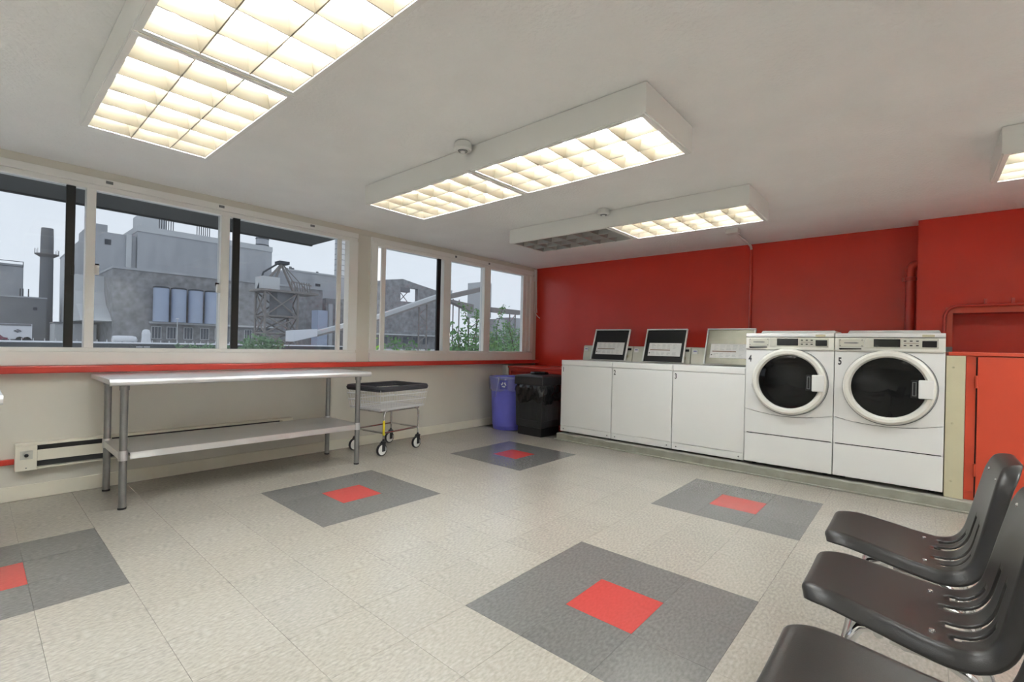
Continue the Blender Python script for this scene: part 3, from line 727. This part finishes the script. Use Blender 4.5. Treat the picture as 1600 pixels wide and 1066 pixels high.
# ------------------------------------------------------------------ chairs
def spline(P, n):
    out = []; m = len(P)
    for i in range(m-1):
        p0, p1, p2, p3 = P[max(i-1, 0)], P[i], P[i+1], P[min(i+2, m-1)]
        for k in range(n):
            t = k/n
            out.append(tuple(.5*((2*p1[j])+(-p0[j]+p2[j])*t+(2*p0[j]-5*p1[j]+4*p2[j]-p3[j])*t*t+(-p0[j]+3*p1[j]-3*p2[j]+p3[j])*t**3) for j in range(len(p1))))
    out.append(P[-1]); return out
def chair():
    t = thing('stacking_chair', 'x', 'chair', (0, 0, 0), 'black plastic chairs')
    # profile: x (facing -x), z, half width
    P = [(-.275, .440, .178), (-.262, .449, .180), (-.225, .452, .186), (-.16, .446, .198), (-.08, .433, .208), (.0, .419, .216), (.06, .413, .220), (.105, .426, .222), (.135, .465, .222),
         (.152, .53, .216), (.166, .60, .208), (.180, .67, .198), (.193, .73, .190), (.203, .770, .186), (.210, .790, .184)]
    S = spline(P, 12); D = [0]
    for i in range(1, len(S)): D.append(D[-1]+math.hypot(S[i][0]-S[i-1][0], S[i][1]-S[i-1][1]))
    LEN = D[-1]
    def at(d):
        i = 0
        while i < len(D)-2 and D[i+1] < d: i += 1
        f = (d-D[i])/((D[i+1]-D[i]) or 1); return [S[i][j]+(S[i+1][j]-S[i][j])*f for j in range(3)]
    ends = [0, .003, .007, .012, .018, .026, .036, .048]
    N_ = 46; ds = ends+[.048+(LEN-.096)*k/N_ for k in range(1, N_)]+[LEN-e for e in ends[::-1]]
    ts = [-1, -.985, -.965, -.94, -.91, -.87]+[-.87+1.74*k/38 for k in range(1, 38)]+[.87, .91, .94, .965, .985, 1]
    n, m = len(ds), len(ts)-1; vs = []; cy_ = []
    for d in ds:
        x, z, w_ = at(d); p0, p1 = at(max(d-.01, 0)), at(min(d+.01, LEN)); tx, tz = p1[0]-p0[0], p1[1]-p0[1]; l = math.hypot(tx, tz); nx, nz = -tz/l, tx/l
        for (dd, r_) in ((d, .075), (LEN-d, .095)):
            if dd < r_: w_ -= r_-math.sqrt(max(0, r_*r_-(r_-dd)**2))
        de = min(d, LEN-d)
        for tt in ts:
            lat = w_*(1-abs(tt)); ed = min(de, lat)
            o_ = .010*(tt*tt)*min(1, de/.08)-.036*(1-min(1, ed/.034))**2
            vs.append((x+nx*o_, w_*tt, z+nz*o_))
    fs = []
    for i in range(n-1):
        dm = (ds[i]+ds[i+1])/2
        for k in range(m):
            ym = abs(at(dm)[2]*(ts[k]+ts[k+1])/2)
            if (abs(ym-.055) < .0135 and .33 < dm < .53) or (abs(ym-.125) < .0115 and .34 < dm < .45): continue
            fs.append((i*(m+1)+k, (i+1)*(m+1)+k, (i+1)*(m+1)+k+1, i*(m+1)+k+1))
    sh = MB().add(vs, fs).build('seat_shell', 'shell', t, True)
    so = sh.modifiers.new('thickness', 'SOLIDIFY'); so.thickness = .006; so.offset = 0
    for (x, y, z) in ((-.19, .115, .4525), (-.19, -.115, .4525), (.02, .13, .4255), (.02, -.13, .4255)):
        MB().lathe([(.0075, -.002), (.0065, .0015), (.003, .003)], (x, y, z), 10).build('rivet', 'chrome', t, True)
    for y in (.10, -.10):
        MB().lathe([(.0075, .002), (.0065, -.002), (.003, -.0035)], (.1865, y, .722), 10, 'x').build('rivet', 'chrome', t, True)
    for s in (1, -1):
        MB().tube([(.03, s*.13, .388), (-.09, s*.14, .392), (-.125, s*.148, .380), (-.145, s*.155, .345), (-.205, s*.19, .012)], .0125, 12).build('leg', 'chrome', t, True)
        MB().tube([(-.06, s*.165, .385), (.05, s*.17, .375), (.09, s*.175, .355), (.115, s*.18, .31), (.205, s*.20, .012)], .0125, 12).build('leg', 'chrome', t, True)
        MB().lathe([(.017, 0), (.017, .02), (.014, .03)], (-.205, s*.19, 0), 12).build('foot', 'rubber', t, True)
        MB().lathe([(.017, 0), (.017, .02), (.014, .03)], (.205, s*.20, 0), 12).build('foot', 'rubber', t, True)
        BX(-.075, -.03, s*.15-.02, s*.15+.02, .400, .422).build('bumper', 'rubber', t, bevel=.003)
    MB().tube([(-.03, -.165, .375), (-.03, .165, .375)], .011, 10).build('cross_bar', 'chrome', t, True)
    MB().tube([(-.085, -.15, .378), (-.085, .15, .378)], .011, 10).build('cross_bar', 'chrome', t, True)
    return t
ch = chair()
ch.location = (0.0, 2.25, 0); ch['label'] = 'black plastic shell chair farthest from the camera, nearest the red cabinet'
dup(ch, (.012, 1.725, 0), 'black plastic shell chair in the middle of the row of three')
dup(ch, (.02, 1.17, 0), 'black plastic shell chair nearest the camera, cut by the photo bottom')

# ------------------------------------------------------------------ outside
struct(BX(-400, -4.75, -200, 400, -.5, -.25).build('ground', 'ground'))
aw = thing('awning', 'dark flat awning outside above the wide window', 'awning', (-5.2, .5, 2.3))
BX(-5.70, -4.73, -3, 2.76, 2.30, 2.40).build('soffit', 'awning', aw)
BX(-5.74, -5.701, -3, 2.76, 2.29, 2.44).build('fascia', 'awning', aw)
def bld(name, label, cat='building', loc=(0, 0, 0), group=None): return thing(name, label, cat, loc, group)
# power station: lower block with silos
p = bld('turbine_hall', 'dark stone-clad lower hall of the power station behind four silos', loc=(-125, 40, -.25))
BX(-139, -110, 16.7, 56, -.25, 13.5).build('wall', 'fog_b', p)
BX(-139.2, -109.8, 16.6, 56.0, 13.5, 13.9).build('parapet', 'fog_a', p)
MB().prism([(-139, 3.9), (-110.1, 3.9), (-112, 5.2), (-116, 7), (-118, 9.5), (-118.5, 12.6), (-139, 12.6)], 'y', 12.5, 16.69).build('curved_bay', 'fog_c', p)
for y0 in (22.4, 24.8, 27.6, 30.4, 33.0, 35.8, 38.6, 41.4):
    f = MB().frame('x', -109.99, -109.8, y0, y0+1.6, .9, 3.3, .12).build('window', 'fog_c', p)
    BX(-109.95, -109.9, y0+.12, y0+1.48, 1.02, 3.18).build('pane', 'far_pane', f)
    for k in range(1, 3): BX(-109.89, -109.82, y0+k*.53-.03, y0+k*.53+.03, 1.02, 3.18).build('glazing_bar', 'fog_c', f)
BX(-109.99, -109.0, 22.0, 45, 3.8, 4.15).build('silo_deck', 'fog_c', p)
for k in range(4):
    y = 23.5+k*2.8
    s = thing('silo', 'blue-grey silo, number %s from the left of the row of four' % ('one', 'two', 'three', 'four')[k], 'silo', (-108.3, y, 4.16), 'silos in a row')
    s['label'] = ['leftmost of the four blue-grey silos', 'second of the four blue-grey silos from the left', 'third of the four blue-grey silos from the left', 'rightmost of the four blue-grey silos'][k]
    MB().lathe([(1.22, 0), (1.22, 6.3)], (-108.3, y, 4.16), 28).build('silo_shell', 'silo_blue', s, True)
    MB().lathe([(1.27, 6.301), (1.27, 6.5), (.9, 6.65)], (-108.3, y, 4.16), 28).build('silo_cap', 'far_dark', s, True)
# boiler house behind
p = bld('boiler_house', 'tall pale grey boiler house rising behind the silos', loc=(-155, 40, -.25))
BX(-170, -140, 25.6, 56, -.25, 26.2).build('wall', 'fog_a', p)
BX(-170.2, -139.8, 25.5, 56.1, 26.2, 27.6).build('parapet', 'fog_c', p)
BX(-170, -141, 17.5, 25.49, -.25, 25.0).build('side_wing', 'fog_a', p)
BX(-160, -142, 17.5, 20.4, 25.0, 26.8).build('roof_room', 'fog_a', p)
BX(-140.99, -140.6, 23.6, 24.6, -.25, 25.2).build('pilaster', 'fog_c', p)
f = BX(-140.99, -140.9, 19.8, 20.9, 22.2, 23.4).build('window', 'far_dark', p)
BX(-158, -148, 27.8, 33, 27.61, 32.6).build('roof_tower', 'fog_c', p)
for y0 in (29.8, 37.7):
    for k in range(7):
        MB().tube([(-140.5, y0+k*.47, 27.61), (-140.5, y0+k*.47, 30)], .1, 6).build('vent_pipe', 'far_dark', p)
# second chimney and hall right of it
p = bld('chimney', 'banded round chimney partly hidden by the awning', 'chimney', (-168, 63.5, -.25))
MB().lathe([(2.4, 0), (2.4, 29), (2.0, 29.6), (1.85, 44)], (-168, 64, -.25), 24).build('stack', 'fog_a', p, True)
for k in range(6): MB().lathe([(2.06, 31+k*2.1), (2.06, 31.25+k*2.1)], (-168, 64, -.25), 24).build('band', 'far_dark', p, True)
p = bld('coal_hall', 'long grey hall with roof vents behind the steel crane', loc=(-150, 75, -.25))
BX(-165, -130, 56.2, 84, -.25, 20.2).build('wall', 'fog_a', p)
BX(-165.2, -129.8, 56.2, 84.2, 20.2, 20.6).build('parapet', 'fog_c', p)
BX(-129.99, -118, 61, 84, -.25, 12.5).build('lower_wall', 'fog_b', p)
for y, h_ in ((60, 1.6), (60.9, 2.2), (61.6, 1.9), (66.5, 1.2), (69, 1.8), (80, 1.4)):
    BX(-140, -139.4, y, y+.5, 20.61, 20.6+h_).build('roof_vent', 'fog_d', p)
BX(-129.98, -129.9, 64, 65.4, 16.8, 17.5).build('window', 'far_dark', p)
p = bld('banded_stack', 'pale banded stack on the hall roof at the wide window right end', 'chimney', (-150, 82.2, 20.6))
MB().lathe([(1.7, .02), (1.7, 24)], (-150, 82.2, 20.6), 20).build('stack', 'fog_c', p, True)
for k in range(13): MB().lathe([(1.74, 1+k*1.8), (1.74, 1.2+k*1.8)], (-150, 82.2, 20.6), 20).build('band', 'fog_d', p, True)
# left group
p = bld('chimney', 'free-standing round brick chimney with a ring platform at left', 'chimney', (-155, 11.5, -.25))
MB().lathe([(1.25, 0), (1.12, 24), (1.05, 26.4), (.8, 26.4)], (-155, 11.5, -.25), 24).build('stack', 'fog_d', p, True)
MB().lathe([(1.2, 19.6), (2.1, 20.2), (2.1, 20.35), (1.2, 20.35)], (-155, 11.5, -.25), 24).build('platform', 'rust_steel', p)
for k in range(14):
    a = 2*PI*k/14; MB().tube([(-155+2.05*math.cos(a), 11.5+2.05*math.sin(a), 20.1), (-155+2.05*math.cos(a), 11.5+2.05*math.sin(a), 21.2)], .05, 4).build('rail_post', 'rust_steel', p)
p = bld('workshop', 'long low grey workshop building at the left behind the trailer', loc=(-145, 4, -.25))
BX(-150, -135, -12, 10.1, -.25, 8.5).build('wall', 'fog_d', p)
BX(-150.1, -134.9, -12, 10.2, 8.5, 8.75).build('parapet', 'fog_a', p)
for y, z in ((8.2, 6.1), (2.2, 3.0)): BX(-134.99, -134.9, y, y+.6, z, z+.6).build('window', 'far_dark', p)
for y in (6.6, 7.0, 7.8): MB().tube([(-140, y, 8.76), (-140, y, 10.6)], .1, 6).build('roof_pipe', 'far_dark', p)
p = bld('office_block', 'square grey block rising behind the low workshop', loc=(-165, 0, -.25))
BX(-170, -160, -10, 8.0, -.25, 17.6).build('wall', 'fog_a', p)
MB().frame('x', -160.2, -159.9, -10, 8.0, 17.0, 18.3, .12).build('roof_rail', 'far_dark', p)
p = bld('storage_block', 'pale block seen through the narrow pane by the dark stile', loc=(-181, 20, -.25))
BX(-188, -175, 16.7, 25, -.25, 23.2).build('wall', 'fog_c', p); BX(-188.1, -174.9, 16.6, 25.1, 23.2, 23.6).build('parapet', 'fog_a', p)
p = bld('yard_shed', 'low pale shed between the chimney and the silos', loc=(-127, 12, -.25))
BX(-130, -122, 10.3, 16.2, -.25, 3.4).build('wall', 'fog_c', p); BX(-130.3, -121.7, 10.2, 16.3, 3.4, 3.7).build('roof', 'fog_d', p)
# trailer
p = thing('truck_trailer', 'white box trailer with a diamond mark at the left window', 'trailer', (-119, 4, -.25))
BX(-120, -117.6, .2, 7.1, .35, 3.0).build('box', 'far_white', p)
BX(-117.59, -117.55, .2, 7.0, 2.62, 2.95).build('stripe', 'fog_d', p)
MB().prism([(4.85, 1.75), (5.35, 1.45), (5.85, 1.75), (5.35, 2.05)], 'x', -117.59, -117.5).build('diamond_mark', 'far_dark', p)
MB().prism([(5.1, 1.71), (5.6, 1.71), (5.6, 1.79), (5.1, 1.79)], 'x', -117.49, -117.45).build('diamond_bar', 'far_white', p)
for y in (1.2, 5.6, 6.5): MB().lathe([(.5, 0), (.5, .3)], (-117.9, y, .26), 14, 'x').build('wheel', 'far_dark', p)
p = thing('car', 'small dark red car parked in front of the trailer', 'car', (-114.5, 3.2, -.25))
MB().prism([(2.0, .1), (4.0, .1), (4.1, .55), (3.6, .65), (3.2, 1.05), (2.3, 1.05), (2.0, .6)], 'x', -115.5, -114).build('body', 'truck_red', p)
for y in (2.4, 3.6): MB().lathe([(.3, 0), (.3, .2)], (-114.15, y, .05), 12, 'x').build('wheel', 'far_dark', p)
# tanker and salt heap
p = thing('tanker', 'white tank truck body in the yard below the stone hall', 'tanker', (-101, 17, -.25))
MB().lathe([(.2, 0), (.65, .15), (.72, .8), (.72, 2.6), (.6, 3.2), (.2, 3.4)], (-101, 15.3, .62), 16, 'x' if False else 'y').build('tank', 'far_white', p, True)
for y in (15.8, 16.6, 18.0): MB().lathe([(.28, 0), (.28, .25)], (-100.4, y, .03), 12, 'x').build('wheel', 'far_dark', p)
p = tag(MB().lathe([(.75, 0), (.7, .6), (.62, 1.5), (.66, 2.0), (.5, 2.6), (.2, 2.75)], (-100, 19.7, -.25), 9).build('covered_heap', 'far_white', loc=(-100, 19.7, -.25)), 'tall white wrapped heap beside the tanker', 'heap')
# fence along the yard and the barge wall
p = thing('yard_fence', 'row of white fence posts along the yard edge', 'fence', (-75, 10, -.25))
for k in range(34): BX(-75.05, -74.95, 1+k*.9, 1.07+k*.9, -.25, .75).build('fence_post', 'far_white', p)
BX(-75.03, -74.97, 1, 31, .3, .36).build('fence_rail', 'far_white', p)
p = thing('barge', 'dark low barge hull with white marks below the yard', 'barge', (-62, 10, -.25))
BX(-66, -60, -8, 34, -.25, .45).build('hull', 'barge', p)
BX(-66, -59.9, -8, 34, .4501, .55).build('gunwale', 'far_white', p)
mk = MB(); y = 11.05; random.seed(3)
for k in range(11):
    if k == 5: y += .08; continue
    mk.box(-59.999, -59.97, y, y+.07, .08, .2); y += .105
mk.build('hull_marks', 'far_white', p)
# lamp post
p = thing('lamp_post', 'tall thin lamp post in front of the silos', 'lamp', (-100, 24.1, -.25))
MB().tube([(-100, 24.15, -.25), (-100, 24.15, 4.5)], .08, 6).build('pole', 'fog_c', p)
BX(-100.2, -99.6, 23.9, 24.3, 4.5, 4.65).build('lamp_head', 'far_white', p)
# steel crane tower
p = thing('coal_crane', 'steel lattice unloading crane tower in front of the power station', 'crane', (-84, 35, -.25))
corners = [(-86, 31.9), (-86, 37.3), (-82, 37.3), (-82, 31.9)]
for (x, y) in corners: MB().tube([(x, y, -.25), (x, y, 9.6)], .2, 6).build('leg', 'rust_steel', p)
br = MB()
for (z0, z1) in ((-.25, 2.3), (2.3, 5.2), (5.2, 9.4)):
    for k in range(4):
        a, c2 = corners[k], corners[(k+1) % 4]
        br.tube([(*a, z0), (*c2, z1)], .13, 5); br.tube([(*c2, z0), (*a, z1)], .13, 5); br.tube([(*a, z1), (*c2, z1)], .16, 5)
br.build('bracing', 'rust_steel', p)['kind'] = 'stuff'
BX(-85.6, -82.4, 34.0, 36.6, 5.3, 9.3).build('hopper', 'fog_d', p)
BX(-86.5, -81.5, 31.0, 40.8, 9.3, 9.65).build('boom_deck', 'rust_steel', p)
MB().prism([(-85.5, 0), (-82.5, 0), (-82.5, 0), (-85.5, 0)], 'y', 33, 34) if False else None
BX(-85.5, -82.5, 31.6, 34.4, 9.66, 11.8).build('cabin', 'fog_c', p)
BX(-85, -83, 34.5, 36.2, 14.3, 14.8).build('mast_head', 'far_dark', p)
for y in (31.6, 33.6, 37.4): MB().tube([(-84, y, 9.66), (-84, 35.2, 14.3)], .22, 6).build('mast_leg', 'rust_steel', p)
MB().tube([(-84, 31.4, 9.66), (-84, 32.3, 12.6), (-84, 34.4, 14.2)], .16, 6).build('curved_arm', 'far_dark', p)
for y in (38.4, 40.4): MB().tube([(-84, y, 9.66), (-84, 35.6, 14.2)], .09, 5).build('stay', 'rust_steel', p)
tr_ = MB(); tr_.tube([(-84, 37, 11.6), (-84, 40.6, 11.2)], .1, 5)
for k in range(8): tr_.tube([(-84, 37+k*.45, 11.6), (-84, 37.3+k*.45, 9.9)], .09, 4)
tr_.build('boom_truss', 'rust_steel', p)
# conveyor
p = thing('conveyor', 'long inclined conveyor gallery rising toward the right window', 'conveyor', (-70, 45, 0))
MB().prism([(30.6, 1.0), (34.2, 1.9), (34.2, 2.95), (30.6, 2.6)], 'x', -71, -68.5).build('loading_hopper', 'far_white', p)
MB().prism([(34.21, 2.0), (45.5, 5.2), (59.5, 10.3), (61.5, 11.0), (61.5, 11.7), (59.5, 11.0), (45.5, 5.9), (34.21, 2.6)], 'x', -70.6, -69.2).build('gallery', 'fog_c', p)
MB().prism([(34.21, 1.75), (45.5, 4.95), (59.5, 10.0), (61.5, 10.7), (61.5, 10.99), (59.5, 10.29), (45.5, 5.19), (34.21, 1.99)], 'x', -70.8, -69.0).build('under_truss', 'rust_steel', p)
for y, zt in ((54.2, 7.9), (56.0, 8.5)): MB().tube([(-70, y, -.25), (-70, y, zt)], .15, 6).build('support_leg', 'rust_steel', p)
sb = MB()
for k in range(6): sb.tube([(-70, 54.2 if k % 2 else 56, k*1.3), (-70, 56 if k % 2 else 54.2, k*1.3+1.3)], .08, 5)
sb.build('support_brace', 'rust_steel', p)
p = thing('silo_box', 'pale blue storage box with pipe beside the conveyor', 'tank', (-100, 51.5, -.25))
BX(-103, -100, 50.0, 52.2, -.25, 8.0).build('box', 'silo_blue', p); MB().tube([(-100, 52.9, -.25), (-100, 52.9, 9.5)], .5, 10).build('pipe', 'fog_a', p, True)
# concrete building in the second window
p = bld('crusher_house', 'concrete crusher house with a square opening in the second window', loc=(-100, 70, -.25))
pf = MB()
pf.prism([(58, -.25), (79, -.25), (79, 11.3), (58, 11.3)], 'x', -106, -95)
pf.prism([(58, 11.3), (67.9, 11.3), (67.9, 16.6), (64, 16.0), (58, 14.6)], 'x', -97, -95)
pf.prism([(73.1, 11.3), (79, 11.3), (79, 15.0), (73.1, 15.9)], 'x', -96.2, -95)
pf.prism([(67.9, 14.7), (73.1, 14.7), (73.1, 15.9), (68.5, 16.7), (67.9, 16.6)], 'x', -96.2, -95)
pf.build('wall', 'fog_b', p)
ob = MB(); ob.tube([(-95.5, 68, 11.4), (-95.5, 70.2, 13.6)], .1, 5); ob.tube([(-95.5, 70.2, 11.4), (-95.5, 68, 13.6)], .1, 5); ob.tube([(-95.5, 68, 13.6), (-95.5, 70.3, 13.6)], .1, 5)
ob.build('opening_brace', 'rust_steel', p)
BX(-96, -94.9, 67.9, 70.6, 13.61, 14.69).build('opening_hood', 'fog_d', p)
for k in range(6): BX(-94.99, -94.9, 60+k*3, 61.4+k*3, 1.0, 2.6).build('window', 'far_pane', p)
BX(-94.99, -93, 58, 79, 3.0, 3.3).build('walkway', 'fog_c', p)
p = bld('transfer_tower', 'pale square transfer tower on lattice legs behind the bushes', loc=(-84.5, 84.2, -.25))
BX(-87, -82, 82.5, 86.0, 8.0, 16.7).build('tower_body', 'fog_c', p)
for y in (82.8, 85.6): 
    for x in (-86.7, -82.3): MB().tube([(x, y, -.25), (x, y, 8.0)], .2, 6).build('leg', 'rust_steel', p)
tb_ = MB()
for k in range(3): tb_.tube([(-82.3, 82.8, k*2.5), (-82.3, 85.6, k*2.5+2.5)], .12, 5); tb_.tube([(-82.3, 85.6, k*2.5), (-82.3, 82.8, k*2.5+2.5)], .12, 5); tb_.tube([(-86.7, 82.8, k*2.5), (-82.3, 82.8, k*2.5+2.5)], .12, 5)
tb_.build('leg_brace', 'rust_steel', p)
p = thing('upper_gallery', 'dark lattice gallery sloping up to the transfer tower', 'conveyor', (-79, 74, 10))
MB().prism([(68.5, 11.0), (79.2, 13.9), (79.2, 14.9), (68.5, 12.0)], 'x', -79.6, -77.6).build('gallery', 'rust_steel', p)
MB().prism([(68.5, 10.6), (75.8, 8.6), (75.8, 10.4), (68.5, 11.0)], 'x', -79.4, -77.8).build('return_gallery', 'rust_steel', p)
for y in (70.2, 72): MB().tube([(-78.6, y, -.25), (-78.6, y, 11.2)], .14, 6).build('support_leg', 'rust_steel', p)
p = bld('silo_group', 'grey silo building with gantry at the far right of the window', loc=(-82, 91, -.25))
BX(-86, -81, 87, 91, -.25, 7.8).build('silo_wall', 'fog_c', p); BX(-85, -80, 91.2, 95.5, -.25, 8.4).build('silo_wall', 'fog_a', p)
BX(-81, -80, 84.2, 95, 9.3, 10.5).build('gantry', 'rust_steel', p)
for y in (90.4, 92.6): MB().tube([(-79.6, y, -.25), (-79.6, y, 9.3)], .16, 6).build('gantry_leg', 'rust_steel', p)
gb = MB()
for k in range(4): gb.tube([(-79.6, 90.4 if k % 2 else 92.6, k*2.3), (-79.6, 92.6 if k % 2 else 90.4, k*2.3+2.3)], .1, 5)
gb.build('gantry_brace', 'rust_steel', p)
# plants
def plant(label, stems, nleaf, size, m, spread, seed, name='shrub'):
    rnd = random.Random(seed); base = stems[0][0]
    t = thing(name, label, 'plant', base)
    st = MB(); lf = MB()
    for s in stems: st.tube(s, .012 if size < .2 else .03, 5, r1=.005)
    for k in range(nleaf):
        s = rnd.choice(stems); i = rnd.randrange(len(s)-1); f = rnd.random(); f = f
        p = Vector(s[i])*(1-f)+Vector(s[i+1])*f
        p += Vector((rnd.gauss(0, spread), rnd.gauss(0, spread), rnd.gauss(0, spread*.7)))
        d = Vector((rnd.gauss(0, 1), rnd.gauss(0, 1), rnd.gauss(-.2, .6))).normalized(); sd = d.orthogonal().normalized()
        sd = (Matrix.Rotation(rnd.random()*2*PI, 3, d) @ sd); L_ = size*rnd.uniform(.6, 1.2); up_ = d.cross(sd)*L_*.12
        lf.add([p, p+d*L_*.45+sd*L_*.26, p+d*L_+up_, p+d*L_*.45-sd*L_*.26], [(0, 1, 2, 3)])
    st.build('stems', 'stem', t)
    o = lf.build('foliage', m, t); o['kind'] = 'stuff'
    return t
def stems(x, y0, y1, zt, n, seed, zb=-.25):
    rnd = random.Random(seed); out = []
    for k in range(n):
        y = y0+(y1-y0)*(k+.5)/n; z = zt*rnd.uniform(.75, 1.05)
        out.append([(x, y, zb), (x+rnd.uniform(-.2, .2), y+rnd.uniform(-.15, .15), z*.5), (x+rnd.uniform(-.3, .3), y+rnd.uniform(-.3, .3), z)])
    return out
plant('low leafy shrub at the left of the second window', stems(-8.6, 5.9, 6.9, 1.18, 8, 1), 1100, .10, 'leaf', .13, 1)
plant('dense leafy shrub in the middle of the second window', stems(-7.3, 6.5, 7.3, 1.40, 10, 2), 1700, .11, 'leaf', .15, 2)
plant('dark leafy shrub in the right pane of the second window', stems(-9.0, 9.1, 10.9, 1.28, 11, 3), 1700, .11, 'leaf', .15, 3)
plant('climbing vine with upright twig in front of the transfer tower', [[(-8.5, 8.15, -.25), (-8, 7.62, 1.6), (-8, 7.45, 2.05)], [(-8, 7.8, 1.2), (-8, 7.95, 1.7), (-8, 7.9, 1.95)]], 260, .085, 'leaf', .05, 4, 'vine')
plant('leafy twig standing up in front of the right gantry', [[(-8, 8.6, -.25), (-8, 8.62, 1.6), (-8, 8.85, 2.15)], [(-8, 9.3, 1.0), (-8, 9.1, 1.5), (-8, 8.9, 1.7)]], 200, .085, 'leaf', .05, 5, 'vine')
plant('bright lime shrub in the open gap of the second window', [[(-7, 4.55, -.2), (-7, 4.6, .7), (-7, 4.62, 1.05)]], 260, .09, 'leaf_lime', .10, 6)
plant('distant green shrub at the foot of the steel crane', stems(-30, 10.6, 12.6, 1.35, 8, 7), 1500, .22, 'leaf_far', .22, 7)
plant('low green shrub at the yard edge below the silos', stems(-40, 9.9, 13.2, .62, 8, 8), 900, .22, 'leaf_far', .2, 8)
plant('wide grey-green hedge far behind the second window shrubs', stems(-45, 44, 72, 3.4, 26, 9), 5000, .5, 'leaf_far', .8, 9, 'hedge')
